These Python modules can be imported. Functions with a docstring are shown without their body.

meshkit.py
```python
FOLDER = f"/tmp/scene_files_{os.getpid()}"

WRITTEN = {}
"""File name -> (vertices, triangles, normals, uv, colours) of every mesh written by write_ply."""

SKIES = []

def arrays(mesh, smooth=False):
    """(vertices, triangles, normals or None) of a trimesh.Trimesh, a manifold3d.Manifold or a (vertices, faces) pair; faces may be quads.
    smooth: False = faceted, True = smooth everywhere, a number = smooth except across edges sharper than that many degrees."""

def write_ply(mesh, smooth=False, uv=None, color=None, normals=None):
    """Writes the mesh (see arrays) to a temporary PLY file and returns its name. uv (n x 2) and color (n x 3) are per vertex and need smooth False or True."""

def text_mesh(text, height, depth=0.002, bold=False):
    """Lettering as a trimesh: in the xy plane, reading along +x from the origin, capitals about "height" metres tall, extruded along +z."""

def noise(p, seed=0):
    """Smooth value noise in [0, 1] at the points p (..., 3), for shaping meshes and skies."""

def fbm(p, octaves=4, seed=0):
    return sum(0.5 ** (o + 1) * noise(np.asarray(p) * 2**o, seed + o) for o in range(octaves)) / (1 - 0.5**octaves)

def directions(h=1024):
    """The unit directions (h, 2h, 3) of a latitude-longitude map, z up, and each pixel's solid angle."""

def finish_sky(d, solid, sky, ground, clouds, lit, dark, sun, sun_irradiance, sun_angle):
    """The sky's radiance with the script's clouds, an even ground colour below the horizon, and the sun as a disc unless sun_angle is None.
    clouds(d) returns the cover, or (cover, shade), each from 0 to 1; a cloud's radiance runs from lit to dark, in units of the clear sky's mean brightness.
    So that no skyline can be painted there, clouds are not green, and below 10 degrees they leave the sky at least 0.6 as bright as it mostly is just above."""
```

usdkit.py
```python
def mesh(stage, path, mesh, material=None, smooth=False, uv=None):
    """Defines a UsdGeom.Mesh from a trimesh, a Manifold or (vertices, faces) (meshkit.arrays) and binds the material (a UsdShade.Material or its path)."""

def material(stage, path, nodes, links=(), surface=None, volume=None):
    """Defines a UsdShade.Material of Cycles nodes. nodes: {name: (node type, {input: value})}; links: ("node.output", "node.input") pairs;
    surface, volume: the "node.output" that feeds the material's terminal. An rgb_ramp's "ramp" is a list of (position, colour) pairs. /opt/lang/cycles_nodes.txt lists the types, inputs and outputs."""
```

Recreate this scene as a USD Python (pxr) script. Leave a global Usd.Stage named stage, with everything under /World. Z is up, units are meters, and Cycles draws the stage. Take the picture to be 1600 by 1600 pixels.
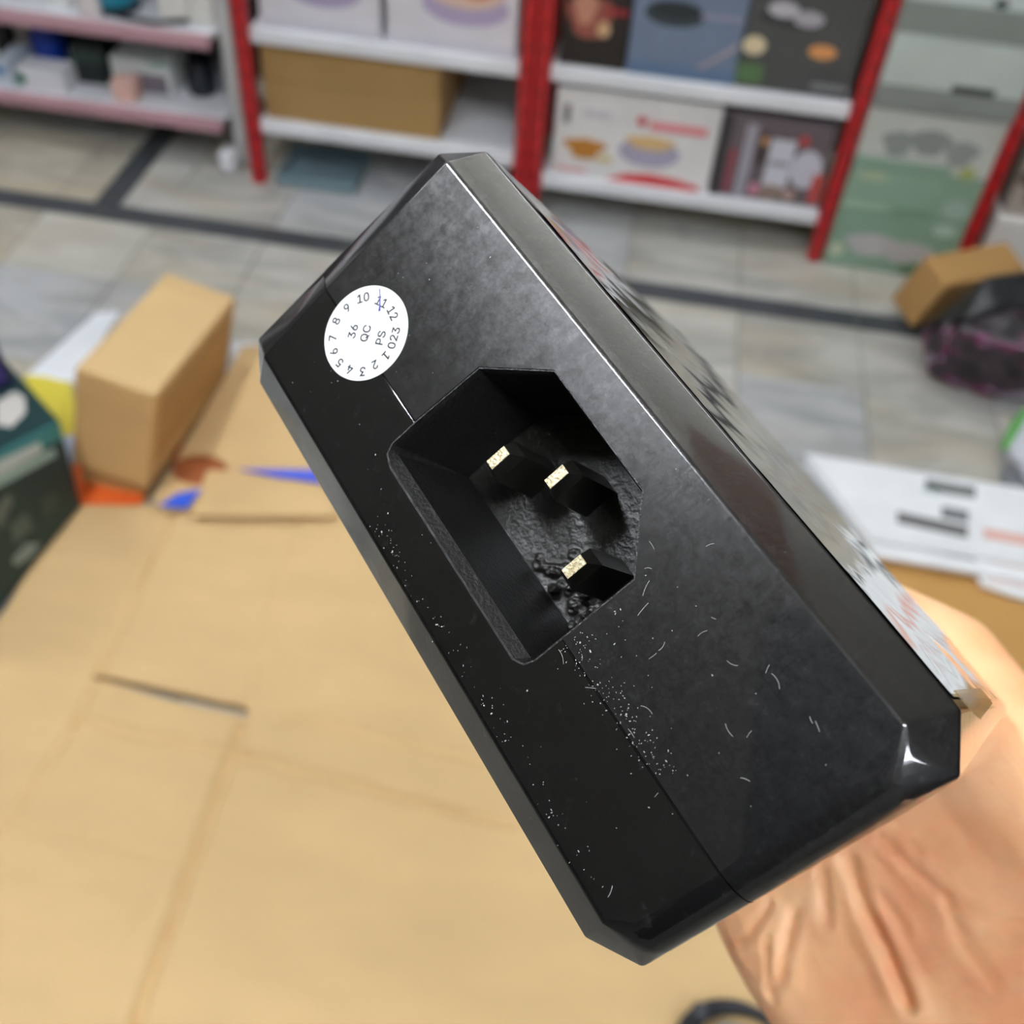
import math, random
import numpy as np
import trimesh
import manifold3d as m3
from shapely.geometry import Polygon, Point, box as sbox
from shapely.ops import triangulate
import usdkit, meshkit
from pxr import Usd, UsdGeom, UsdLux, UsdShade, Gf, Sdf, Vt

random.seed(7)
rng = np.random.default_rng(7)
stage = Usd.Stage.CreateInMemory()
UsdGeom.SetStageUpAxis(stage, 'Z')
UsdGeom.SetStageMetersPerUnit(stage, 1.0)
UsdGeom.Xform.Define(stage, '/World')

# ------------------------------------------------------------------ camera
H = 1.45                                   # lens height above the shop floor
FPX = 1680.0                               # focal length in pixels of the 1600 px frame
MC = np.array([[0.98496871, 0.16285893, 0.05756391],      # rows: right, down, forward of the camera in the room
               [0.15811208, -0.71587631, -0.68008946],
               [-0.06955, 0.67896839, -0.73086573]])
u_, s_, v_ = np.linalg.svd(MC); MC = u_ @ v_
CAM = np.array([0, 0, H])
cam = UsdGeom.Camera.Define(stage, '/World/camera')
m = np.eye(4); m[0, :3] = MC[0]; m[1, :3] = -MC[1]; m[2, :3] = -MC[2]; m[3, :3] = CAM
cam.AddTransformOp().Set(Gf.Matrix4d(*m.ravel().tolist()))
cam.CreateHorizontalApertureAttr(36.0); cam.CreateVerticalApertureAttr(36.0)
cam.CreateFocalLengthAttr(36.0 * FPX / 1600)
cam.CreateClippingRangeAttr(Gf.Vec2f(0.01, 100))
cam.CreateFStopAttr(36.0); cam.CreateFocusDistanceAttr(0.090)
cam.CreateExposureAttr(0.70)

# ------------------------------------------------------------------ lights: tubes hung below the shop ceiling
CEIL = 3.1
LAMPS = [(-1.00, 0.14, 0.6, 90, 2.7, 1), (-2.6, 1.7, 1.0, 0, .75, 1), (0.42, -0.72, 0.7, 0, 2.3, 1), (0.62, 2.10, 1.0, -36, .75, 0), (2.0, -1.5, 1.0, 0, .8, 1), (-0.7, 2.9, 0.6, 0, .8, 0)]      # x, y, size, turned by, strength, reflector above it
LAMP_W = 1.2
LAMP_POWER = 26.0

# ------------------------------------------------------------------ helpers
COUNT = {}
def path_of(name, parent=None):
    base = (parent.GetPath().pathString if parent is not None else '/World')
    k = base + '/' + name; n = COUNT.get(k, 0); COUNT[k] = n + 1
    return k if n == 0 else f'{k}_{n:03d}'
def tag(p, label=None, cat=None, group=None, kind=None):
    p = p.GetPrim() if hasattr(p, 'GetPrim') else p
    for k, v in (('label', label), ('category', cat), ('group', group), ('kind', kind)):
        if v: p.SetCustomDataByKey(k, v)
    return p
def thing(name, label=None, cat=None, loc=(0, 0, 0), mat=None, group=None, kind=None):
    x = UsdGeom.Xform.Define(stage, path_of(name))
    if mat is None:
        mat = np.eye(4); mat[:3, 3] = loc
    x.AddTransformOp().Set(Gf.Matrix4d(*np.asarray(mat).T.ravel().tolist()))
    tag(x, label, cat, group, kind)
    return x.GetPrim()
def obj(name, mesh, mat, parent=None, smooth=30, label=None, kind=None, scale=None):
    if hasattr(mesh, 'to_mesh'):
        mm = mesh.to_mesh(); mesh = trimesh.Trimesh(mm.vert_properties[:, :3], mm.tri_verts, process=False)
    if scale:
        mesh = mesh.copy(); mesh.apply_scale(scale)
    g = usdkit.mesh(stage, path_of(name, parent), mesh, mat, smooth=smooth)
    return tag(g, label, None, None, kind)

def srgb(r, g, b):
    c = np.array([r, g, b], float) / 255
    return tuple(np.where(c <= .04045, c / 12.92, ((c + .055) / 1.055) ** 2.4))
MATS = {}
def M_plain(name, rgb, rough=.5, metal=0, spec=.5, coat=0, coat_rough=.03):
    if name in MATS: return MATS[name]
    MATS[name] = usdkit.material(stage, '/World/Looks/' + name, {
        'tc': ('texture_coordinate', {}), 'n': ('noise_texture', {'scale': 9.0, 'detail': 3}),
        'r': ('rgb_ramp', {'ramp': [(0.3, tuple(np.array(rgb) * .93)), (.7, tuple(np.minimum(np.array(rgb) * 1.05, .97)))]}),
        'p': ('principled_bsdf', {'roughness': rough, 'metallic': metal, 'coat_weight': coat, 'coat_roughness': coat_rough})},
        [('tc.object', 'n.vector'), ('n.fac', 'r.fac'), ('r.color', 'p.base_color')], surface='p.BSDF')
    return MATS[name]
def plain(rgb255, rough=.5, **k):
    return M_plain('paint_%02x%02x%02x_%d' % (*[int(v) for v in rgb255], int(rough * 100)), srgb(*rgb255), rough, **k)

def bx(c, s, bevel=0.0):
    s = np.array(s, float); c = np.array(c, float)
    if bevel <= 0:
        b = trimesh.creation.box(s); b.apply_translation(c); return b
    h = s / 2; b = min(bevel, h.min() * .9); pts = []
    for k in np.ndindex(2, 2, 2):
        g = np.array(k) * 2 - 1
        for ax in range(3):
            q = h.copy() - b; q[ax] = h[ax]; pts.append(c + g * q)
    return trimesh.convex.convex_hull(np.array(pts))
def bx2(a, b, bevel=0.0):
    a, b = np.array(a, float), np.array(b, float); return bx((a + b) / 2, np.abs(b - a), bevel)
def prism(poly, z0, z1):
    if not isinstance(poly, Polygon): poly = Polygon(poly)
    t = trimesh.creation.extrude_polygon(poly, z1 - z0, engine='earcut'); t.apply_translation([0, 0, z0]); return t
def hull(pts): return trimesh.convex.convex_hull(np.array(pts, float))
def mani(t): return m3.Manifold(m3.Mesh(np.asarray(t.vertices, np.float32), np.asarray(t.faces, np.uint32)))
def tube(pts, r, n=10, closed=False):
    pts = np.array(pts, float); N = len(pts); V = []; F = []
    tan = np.gradient(pts, axis=0) if not closed else np.roll(pts, -1, 0) - np.roll(pts, 1, 0)
    up = np.array([0.13, .2, 1.0])
    rr = np.broadcast_to(r, N)
    for i in range(N):
        t = tan[i] / (np.linalg.norm(tan[i]) + 1e-12); a = np.cross(t, up); a /= np.linalg.norm(a) + 1e-12; b = np.cross(t, a)
        for k in range(n):
            th = 2 * math.pi * k / n; V.append(pts[i] + rr[i] * (math.cos(th) * a + math.sin(th) * b))
    for i in range(N if closed else N - 1):
        for k in range(n):
            p, q = i * n + k, i * n + (k + 1) % n; p2, q2 = ((i + 1) % N) * n + k, ((i + 1) % N) * n + (k + 1) % n
            F += [[p, q, q2], [p, q2, p2]]
    if not closed:
        V += [pts[0], pts[-1]]; a, b = len(V) - 2, len(V) - 1
        for k in range(n):
            F += [[a, (k + 1) % n, k], [b, (N - 1) * n + k, (N - 1) * n + (k + 1) % n]]
    t = trimesh.Trimesh(V, F, process=False); t.fix_normals(); return t

def ray(px): return MC.T @ np.array([(px[0] - 800) / FPX, (px[1] - 800) / FPX, 1.0])
def fl(px, z=0.0):                                    # the point of the level z that shows at this place of the photo
    d = ray(px); return CAM + d * (z - H) / d[2]
def pl(px, y):                                        # the same on the upright plane at depth y
    d = ray(px); return CAM + d * y / d[1]

# ------------------------------------------------------------------ materials
def cardboard(name, rgb, streak=1.0):
    c = np.array(srgb(*rgb))
    return usdkit.material(stage, '/World/Looks/' + name, {
        'tc': ('texture_coordinate', {}), 'mp': ('mapping', {'scale': (1.0, 3.0, 3.0)}),
        'n': ('noise_texture', {'scale': 5.0, 'detail': 4}), 'n2': ('noise_texture', {'scale': 2.3, 'detail': 3}),
        'r': ('rgb_ramp', {'ramp': [(.25, tuple(c * .93)), (.75, tuple(np.minimum(c * 1.05, .95)))]}),
        'r2': ('rgb_ramp', {'ramp': [(.3, (.93, .92, .90)), (.7, (1, 1, 1))]}),
        'mx': ('mix_color', {'blend_type': 'multiply', 'fac': streak}),
        'p': ('principled_bsdf', {'roughness': .75, 'specular_ior_level': .25})},
        [('tc.object', 'mp.vector'), ('mp.vector', 'n.vector'), ('tc.object', 'n2.vector'), ('n.fac', 'r.fac'), ('n2.fac', 'r2.fac'),
         ('r.color', 'mx.a'), ('r2.color', 'mx.b'), ('mx.result', 'p.base_color')], surface='p.BSDF')
CARD = cardboard('cardboard_pale', (214, 182, 132), .6)
CARD_B = cardboard('cardboard_brown', (186, 146, 92))
CARD_C = cardboard('cardboard_dark', (170, 135, 86))

def marble(name, base, vein, warm, seed):
    b, v, w = (np.array(srgb(*c)) for c in (base, vein, warm))
    return usdkit.material(stage, '/World/Looks/' + name, {
        'g': ('geometry', {}), 'mp': ('mapping', {'location': (seed * 1.7, seed * .9, 0), 'rotation': (0, 0, -.75 + .25 * (seed % 3)), 'scale': (1.0, 3.2, 1.0)}),
        'n': ('noise_texture', {'scale': 3.2, 'detail': 5, 'roughness': .55, 'distortion': 1.2}),
        'n2': ('noise_texture', {'scale': 2.0, 'detail': 3, 'distortion': .6}),
        'r': ('rgb_ramp', {'ramp': [(.30, tuple(v)), (.46, tuple((b + v) / 2)), (.58, tuple(b)), (.8, tuple(np.minimum(b * 1.07, 1)))]}),
        'r2': ('rgb_ramp', {'ramp': [(.45, (0, 0, 0)), (.72, (1, 1, 1))]}),
        'mx': ('mix_color', {'b': tuple(w)}), 'sc': ('math', {'math_type': 'multiply', 'value2': .55}),
        'p': ('principled_bsdf', {'roughness': .32, 'specular_ior_level': .35})},
        [('g.position', 'mp.vector'), ('mp.vector', 'n.vector'), ('mp.vector', 'n2.vector'), ('n.fac', 'r.fac'), ('n2.fac', 'r2.fac'),
         ('r2.color', 'sc.value1'), ('sc.value', 'mx.fac'), ('r.color', 'mx.a'), ('mx.result', 'p.base_color')], surface='p.BSDF')
STONE = [marble('stone_grey', (190, 189, 182), (150, 149, 143), (184, 172, 144), 1), marble('stone_pale', (198, 197, 190), (164, 163, 157), (194, 184, 160), 2),
         marble('stone_beige', (190, 184, 168), (156, 152, 140), (184, 168, 134), 3), marble('stone_cool', (182, 184, 184), (146, 148, 148), (172, 166, 150), 4)]
STRIP = marble('stone_charcoal', (74, 78, 82), (58, 62, 66), (78, 80, 82), 5)
GROUT = plain((128, 124, 114), .9)
WHITE_METAL = plain((236, 238, 242), .35)
RED_METAL = plain((178, 26, 32), .4)
PINK_RAIL = plain((188, 146, 154), .4)
GREY_METAL = plain((150, 152, 158), .45)
BLACK = plain((16, 17, 19), .5)

def black_plastic(name, haze, base=.006, spec=.3, rubbed=.3):      # rubbed: how matt the worn patch near the upper edge has become
    return usdkit.material(stage, '/World/Looks/' + name, {
        'tc': ('texture_coordinate', {}),
        'n': ('noise_texture', {'scale': 900.0, 'detail': 6, 'roughness': .7}), 'n2': ('noise_texture', {'scale': 650.0, 'detail': 8, 'roughness': .75}),
        'mp': ('mapping', {'scale': (2600.0, 300.0, 2600.0), 'rotation': (0, 0, .5)}), 'n3': ('noise_texture', {'scale': 1.0, 'detail': 3}),
        'r': ('rgb_ramp', {'ramp': [(.40, (base, base, base * 1.05)), (.60, (.012, .012, .012)), (.75, (.06, .06, .055))]}),
        'r2': ('rgb_ramp', {'ramp': [(.35, (haze * .74,) * 3), (.7, (haze, haze, haze))]}),
        'r3': ('rgb_ramp', {'ramp': [(.35, (0, 0, 0)), (.65, (1, 1, 1))]}),
        'xyz': ('separate_xyz', {}), 'my': ('map_range', {'range_type': 'smoothstep', 'from_min': .003, 'from_max': .0165, 'to_min': 0.0, 'to_max': 1.0, 'clamp': True}),
        'mxx': ('map_range', {'range_type': 'smoothstep', 'from_min': -.006, 'from_max': .022, 'to_min': 1.0, 'to_max': 0.12, 'clamp': True}),
        'rub': ('math', {'math_type': 'multiply'}), 'r4': ('map_range', {'from_min': .3, 'from_max': .62, 'to_min': .55, 'to_max': 1.0, 'clamp': True}), 'mz': ('map_range', {'from_min': -.0009, 'from_max': -.0001, 'to_min': 0.0, 'to_max': 1.0, 'clamp': True}), 'rub3': ('math', {'math_type': 'multiply'}), 'rub2': ('math', {'math_type': 'multiply'}),
        'sl': ('map_range', {'from_min': 0.0, 'from_max': 1.0, 'to_min': spec, 'to_max': rubbed}),
        'mul': ('math', {'math_type': 'multiply'}), 'b': ('bump', {'strength': .11, 'distance': .0002}),
        'p': ('principled_bsdf', {'ior': 1.5, 'coat_weight': 1.0, 'coat_roughness': .05, 'coat_ior': 1.62})},
        [('tc.object', 'n.vector'), ('tc.object', 'n2.vector'), ('tc.object', 'mp.vector'), ('mp.vector', 'n3.vector'),
         ('tc.object', 'xyz.vector'), ('xyz.y', 'my.value'), ('xyz.x', 'mxx.value'), ('my.result', 'rub.value1'), ('mxx.result', 'rub.value2'), ('n2.fac', 'r4.value'),
         ('xyz.z', 'mz.value'), ('rub.value', 'rub3.value1'), ('mz.result', 'rub3.value2'), ('rub3.value', 'rub2.value1'), ('r4.result', 'rub2.value2'), ('rub2.value', 'sl.value'), ('sl.result', 'p.specular_ior_level'),
         ('n2.fac', 'r3.fac'), ('n.fac', 'mul.value1'), ('r3.color', 'mul.value2'), ('mul.value', 'r.fac'), ('r.color', 'p.base_color'),
         ('n2.fac', 'r2.fac'), ('r2.color', 'p.roughness'), ('n3.fac', 'b.height'), ('b.normal', 'p.normal')], surface='p.BSDF')
PLASTIC_UP = black_plastic('black_plastic_upper', .37, .005, .26, .9)
PLASTIC_LO = black_plastic('black_plastic_lower', .26, .004, .16, .16)
def grainy(name, col, rough, scale, strength):
    return usdkit.material(stage, '/World/Looks/' + name, {
        'tc': ('texture_coordinate', {}), 'n': ('noise_texture', {'scale': scale, 'detail': 4, 'roughness': .6}),
        'b': ('bump', {'strength': strength, 'distance': .0003}), 'p': ('principled_bsdf', {'base_color': col, 'roughness': rough})},
        [('tc.object', 'n.vector'), ('n.fac', 'b.height'), ('b.normal', 'p.normal')], surface='p.BSDF')
SOCKET = grainy('socket_plastic', (.007, .007, .0068), .38, 2500.0, .5)
SOCKET_FLOOR = grainy('socket_floor_plastic', (.012, .0115, .0095), .34, 1800.0, .5)
PIN = usdkit.material(stage, '/World/Looks/pin_metal', {
    'tc': ('texture_coordinate', {}), 'n': ('noise_texture', {'scale': 3500.0, 'detail': 4}), 'r': ('rgb_ramp', {'ramp': [(.35, srgb(166, 152, 116)), (.65, srgb(240, 228, 192))]}),
    'b': ('bump', {'strength': .5, 'distance': .0002}), 'p': ('principled_bsdf', {'metallic': .75, 'roughness': .5})},
    [('tc.object', 'n.vector'), ('n.fac', 'r.fac'), ('r.color', 'p.base_color'), ('n.fac', 'b.height'), ('b.normal', 'p.normal')], surface='p.BSDF')
PAPER = M_plain('paper_white', (.76, .77, .76), .5)
INK = M_plain('ink_black', (.02, .02, .022), .6)
INK_BLUE = M_plain('ink_violet', (.05, .05, .28), .5)
DUST = M_plain('dust_grey', (.42, .42, .40), .9)
TAPE = usdkit.material(stage, '/World/Looks/clear_tape', {
    'tc': ('texture_coordinate', {}), 'mp': ('mapping', {'scale': (1.0, 1.0, .45)}), 'n': ('noise_texture', {'scale': 70.0, 'detail': 1}), 'b': ('bump', {'strength': .07, 'distance': .0010}),
    'p': ('principled_bsdf', {'base_color': (.09, .075, .05), 'roughness': .04, 'ior': 1.55, 'coat_weight': 1.0, 'coat_roughness': .02})},
    [('tc.object', 'mp.vector'), ('mp.vector', 'n.vector'), ('n.fac', 'b.height'), ('b.normal', 'p.normal'), ('b.normal', 'p.coat_normal')], surface='p.BSDF')
TAPE_END = usdkit.material(stage, '/World/Looks/brown_tape_end', {
    't': ('transparent_bsdf', {'color': (.80, .70, .52)}), 'p': ('principled_bsdf', {'base_color': (.30, .22, .12), 'roughness': .08}), 'mx': ('mix_closure', {'fac': .42})},
    [('t.BSDF', 'mx.closure1'), ('p.BSDF', 'mx.closure2')], surface='mx.closure')
SKIN = usdkit.material(stage, '/World/Looks/skin', {
    'tc': ('texture_coordinate', {}), 'n': ('noise_texture', {'scale': 60.0, 'detail': 3}), 'n2': ('noise_texture', {'scale': 700.0, 'detail': 4}), 'v': ('voronoi_texture', {'scale': 900.0}),
    'r': ('rgb_ramp', {'ramp': [(.3, srgb(217, 150, 108)), (.5, srgb(231, 172, 126)), (.7, srgb(240, 187, 142))]}),
    'b': ('bump', {'strength': .25, 'distance': .0004}),
    'p': ('principled_bsdf', {'roughness': .5, 'subsurface_weight': .25, 'subsurface_scale': .004, 'subsurface_radius': (1.0, .35, .2), 'specular_ior_level': .4})},
    [('tc.object', 'n.vector'), ('tc.object', 'n2.vector'), ('n.fac', 'r.fac'), ('r.color', 'p.base_color'), ('n2.fac', 'b.height'), ('b.normal', 'p.normal')], surface='p.BSDF')

# ------------------------------------------------------------------ the room
X0, X1, Y0, Y1 = -3.6, 3.6, -2.6, 4.0
WALL = plain((214, 212, 204), .8)
CEILM = plain((240, 238, 222), .85)
def structure(name, mesh, mat):
    return tag(obj(name, mesh, mat), kind='structure')
structure('wall_back', bx2((X0, Y1, 0), (X1, Y1 + .1, CEIL)), WALL)
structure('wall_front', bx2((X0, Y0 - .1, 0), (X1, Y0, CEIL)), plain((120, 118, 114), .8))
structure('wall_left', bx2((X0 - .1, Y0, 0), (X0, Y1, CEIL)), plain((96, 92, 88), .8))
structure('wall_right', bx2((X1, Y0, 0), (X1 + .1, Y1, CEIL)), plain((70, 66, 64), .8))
structure('ceiling', bx2((X0, Y0, CEIL), (X1, Y1, CEIL + .1)), CEILM)
floor = thing('floor', kind='structure')
obj('floor_bed', bx2((X0, Y0, -.06), (X1, Y1, -.004)), GROUT, floor)
YS0, YS1 = 2.076, 2.142                     # the charcoal strip that runs along the racks
BX = -1.265                                 # the strip that branches off towards them
g = .003
def stone(x0, x1, y0, y1, mat, name='stone_tile', dz=0):
    obj(name, bx2((x0 + g / 2, y0 + g / 2, -.01), (x1 - g / 2, y1 - g / 2, dz), .0015), mat, floor, smooth=False)
for k in range(9):
    x = -2.465 + .6 * k
    stone(x, x + .6, YS0, YS1, STRIP, 'border_tile')
for k in range(2):
    stone(BX - .032, BX + .032, YS1 + .6 * k, YS1 + .6 * (k + 1), STRIP, 'border_tile')
xs = [-2.465, -2.2, -1.93, -1.66, -1.39, -1.12, -.85, -.58, -.30, 0.0, .267, .537, .81, 1.08, 1.40, 1.74]
for i in range(len(xs) - 1):
    y = YS0; j = 0
    while y > .3:
        hgt = rng.choice([.222, .30, .37]); y2 = max(y - hgt, .28)
        stone(xs[i], xs[i + 1], y2, y, STONE[rng.integers(4)], dz=-rng.random() * .0006); y = y2
    y = YS1
    for hgt in (.30, .30, .45):
        segs = [(xs[i], xs[i + 1])]
        if xs[i] < BX < xs[i + 1]: segs = [(xs[i], BX - .032), (BX + .032, xs[i + 1])]
        for a, b in segs: stone(a, b, y, y + hgt, STONE[rng.integers(4)], dz=-rng.random() * .0006)
        y += hgt

# ceiling lamps
for i, (lx, ly, k, turn, power, shade) in enumerate(LAMPS):
    where = ['left of the aisle beside the camera', 'over the far left racks', 'behind the camera', 'over the right end of the racks', 'near the right wall', 'above the racks by the back wall'][i]
    emit = usdkit.material(stage, '/World/Looks/tube_glow_%d' % i, {'e': ('emission', {'color': (.95, .99, 1.05), 'strength': LAMP_POWER * power})}, [], surface='e.emission')
    t = thing('ceiling_light', f'white tube lamp hung below the ceiling {where}', 'lamp', mat=trimesh.transformations.translation_matrix([lx, ly, CEIL - .32]) @ trimesh.transformations.rotation_matrix(math.radians(turn), [0, 0, 1]))
    w = LAMP_W if k == 1 else .8
    obj('tube', bx((0, 0, 0), (w, .10, .05), .015), emit, t)
    if shade: obj('reflector', mani(hull([(a * (w / 2 + .02), b * .07, .075) for a in (-1, 1) for b in (-1, 1)] + [(a * (w / 2 + .05), b * .17, -.01) for a in (-1, 1) for b in (-1, 1)])) - mani(hull([(a * (w / 2 + .01), b * .06, .066) for a in (-1, 1) for b in (-1, 1)] + [(a * (w / 2 + .045), b * .165, -.011) for a in (-1, 1) for b in (-1, 1)])), WHITE_METAL, t)
    obj('housing', bx((0, 0, .095), (w + .04, .05, .04), .01), WHITE_METAL, t)
    obj('hanger', bx2((-.3, -.006, .11), (-.288, .006, .32)), GREY_METAL, t); obj('hanger', bx2((.288, -.006, .11), (.3, .006, .32)), GREY_METAL, t)

t = thing('hanging_sign', 'brown cardboard sign hanging under the shop ceiling', 'sign', (.76, 1.14, CEIL - .16))
obj('board', bx((0, 0, 0), (.24, .44, .012), .002), plain((224, 128, 66), .7), t)
for a in (-.10, .10): obj('string', bx2((a - .002, -.002, .006), (a + .002, .002, .16)), GREY_METAL, t)

# ------------------------------------------------------------------ racks
YF = 2.34                                   # front of the shelves
def post(parent, x, y, h=2.1, mat=RED_METAL):
    p = obj('post', bx2((x - .016, y, 0), (x + .016, y + .03, h), .003), mat, parent)
    sl = trimesh.util.concatenate([bx((x, y - .0006, .03 + .05 * k), (.006, .002, .022)) for k in range(int(h / .05))])
    obj('slot_row', sl, plain((96, 12, 18), .5), p, smooth=False, kind='stuff')
def shelf(parent, x0, x1, z, y0=YF + .004, depth=.42, mat=WHITE_METAL, lip=.034):
    b = trimesh.util.concatenate([bx2((x0, y0, z - .012), (x1, y0 + depth, z), .002), bx2((x0, y0 - .012, z - lip), (x1, y0 + .004, z + .001), .004)])
    obj('shelf_board', b, mat, parent)
def rack(x0, x1, levels, label, posts=(1, 1), mat=WHITE_METAL, postmat=RED_METAL, back=True):
    t = thing('shelf_rack', label, 'shelf rack')
    for on, x in zip(posts, (x0, x1)):
        if on: post(t, x, YF - .02, mat=postmat)
        if on: post(t, x, YF + .42, mat=postmat)
    for z in levels: shelf(t, x0 + .017, x1 - .017, z, mat=mat)
    if back: obj('back_panel', bx2((x0 + .018, YF + .43, .06), (x1, YF + .44, 1.9)), plain((206, 208, 206), .6), t)
    return t
rack(-.945, -.2885, [.165, .385, .78, 1.2, 1.62], 'red-posted white shelf rack holding the long brown carton')
rack(-.2535, .442, [.125, .388, .80, 1.2, 1.62], 'red-posted white shelf rack holding the dark cookware boxes')
rack(.442, .775, [.80, 1.2, 1.62], 'narrow red-posted rack around the green and grey boxes', posts=(0, 1))
# the older rack at the far left
lr = thing('shelf_rack', 'low white shelf rack with pink price rails at the far left', 'shelf rack')
for z in (.14, .345, .70):
    obj('shelf_board', bx2((-2.2, YF + .02, z - .014), (-1.03, YF + .42, z), .002), WHITE_METAL, lr)
    obj('price_rail', bx2((-2.2, YF - .002, z - .030), (-1.03, YF + .02, z + .002), .004), PINK_RAIL, lr)
for y in (YF + .06, YF + .40):
    obj('post', bx2((-1.03, y, 0), (-.998, y + .04, 1.5), .004), plain((206, 208, 206), .5), lr)
    obj('post', bx2((-2.23, y, 0), (-2.2, y + .04, 1.5), .004), plain((206, 208, 206), .5), lr)
obj('side_panel', bx2((-1.018, YF + .1, .15), (-1.010, YF + .40, .345)), plain((120, 122, 126), .6), lr)
obj('back_panel', bx2((-2.2, YF + .44, .05), (-1.03, YF + .45, 1.5)), plain((40, 42, 46), .6), lr)
obj('foot', bx2((-1.055, YF + .0, 0), (-1.01, YF + .05, .06), .01), WHITE_METAL, lr)

# printed cartons: a body, and flat prints on the side that faces the aisle
def ell(cx, cz, rx, rz, n=28, wob=0, seed=0):
    a = np.linspace(0, 2 * math.pi, n, endpoint=False); k = 1 + wob * np.sin(3 * a + seed) + wob * .6 * np.sin(5 * a + 2 * seed)
    return [(cx + rx * math.cos(t) * q, cz + rz * math.sin(t) * q) for t, q in zip(a, k)]
def printed(parent, poly, mat, y, k=0, name='print'):
    t = prism(poly, 0, .0008 + .0004 * k); v = t.vertices.copy()
    t.vertices = np.stack([v[:, 0], y - v[:, 2], v[:, 1]], 1); t.fix_normals()
    obj(name, t, mat, parent, smooth=False)
def carton(name, x0, x1, z0, z1, mat, label, cat='box', y0=YF + .012, depth=.26, prints=(), yaw=0, group=None, bevel=.003, seam=True):
    w = x1 - x0; h = z1 - z0
    mt = trimesh.transformations.rotation_matrix(yaw, [0, 0, 1]); mt[:3, 3] = [(x0 + x1) / 2, y0, z0]
    t = thing(name, label, cat, mat=mt, group=group)
    obj('box_body', bx2((-w / 2, 0, 0), (w / 2, depth, h), bevel), mat, t)
    if seam: obj('lid_flap', bx2((-w / 2 + .004, .003, h - .0005), (w / 2 - .004, depth / 2 - .001, h + .0012)), mat, t)
    for k, (poly, col) in enumerate(prints):
        printed(t, [(-w / 2 + a * w, b * h) for a, b in poly], plain(col, .45), .0003, k)
    return t
def rect(a, b, c, d): return [(a, b), (c, b), (c, d), (a, d)]

# left bay
carton('brown_carton', -.915, -.49, .1655, .36, cardboard('cardboard_shelf', (172, 138, 88)), 'long plain brown carton on the bottom shelf left of the double red post', depth=.33,
       prints=[(rect(.05, .495, .95, .51), (150, 118, 72))])
LAV = (226, 222, 230)
carton('appliance_box', -.905, -.628, .386, .66, plain((228, 226, 232), .4), 'pale lavender appliance box above the brown carton, left one of the pair', prints=[(ell(.55, .34, .30, .13), (176, 164, 196)), (ell(.55, .50, .30, .16), (240, 236, 240)), (rect(.0, .0, 1, .08), (212, 210, 220))])
carton('appliance_box', -.610, -.318, .386, .66, plain((228, 226, 232), .4), 'pale lavender appliance box with a food picture, beside the double red post', prints=[(ell(.60, .36, .33, .15), (182, 168, 200)), (ell(.60, .52, .32, .18), (226, 196, 178)), (ell(.68, .5, .12, .08), (206, 120, 70)), (rect(0, 0, 1, .08), (214, 212, 222))])
tray = thing('tray', 'blue-grey flat tray lying on the floor under the left bay', 'tray', (-.80, YF + .03, .0))
obj('tray_base', bx2((-.10, -.045, .0), (.10, .12, .008), .003), plain((112, 134, 142), .4), tray)
for a, b in (((-.10, -.045, .006), (.10, -.037, .03)), ((-.10, .112, .006), (.10, .12, .03)), ((-.10, -.037, .006), (-.092, .112, .03)), ((.092, -.037, .006), (.10, .112, .03))):
    obj('tray_side', bx2(a, b, .003), plain((112, 134, 142), .4), tray)
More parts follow.
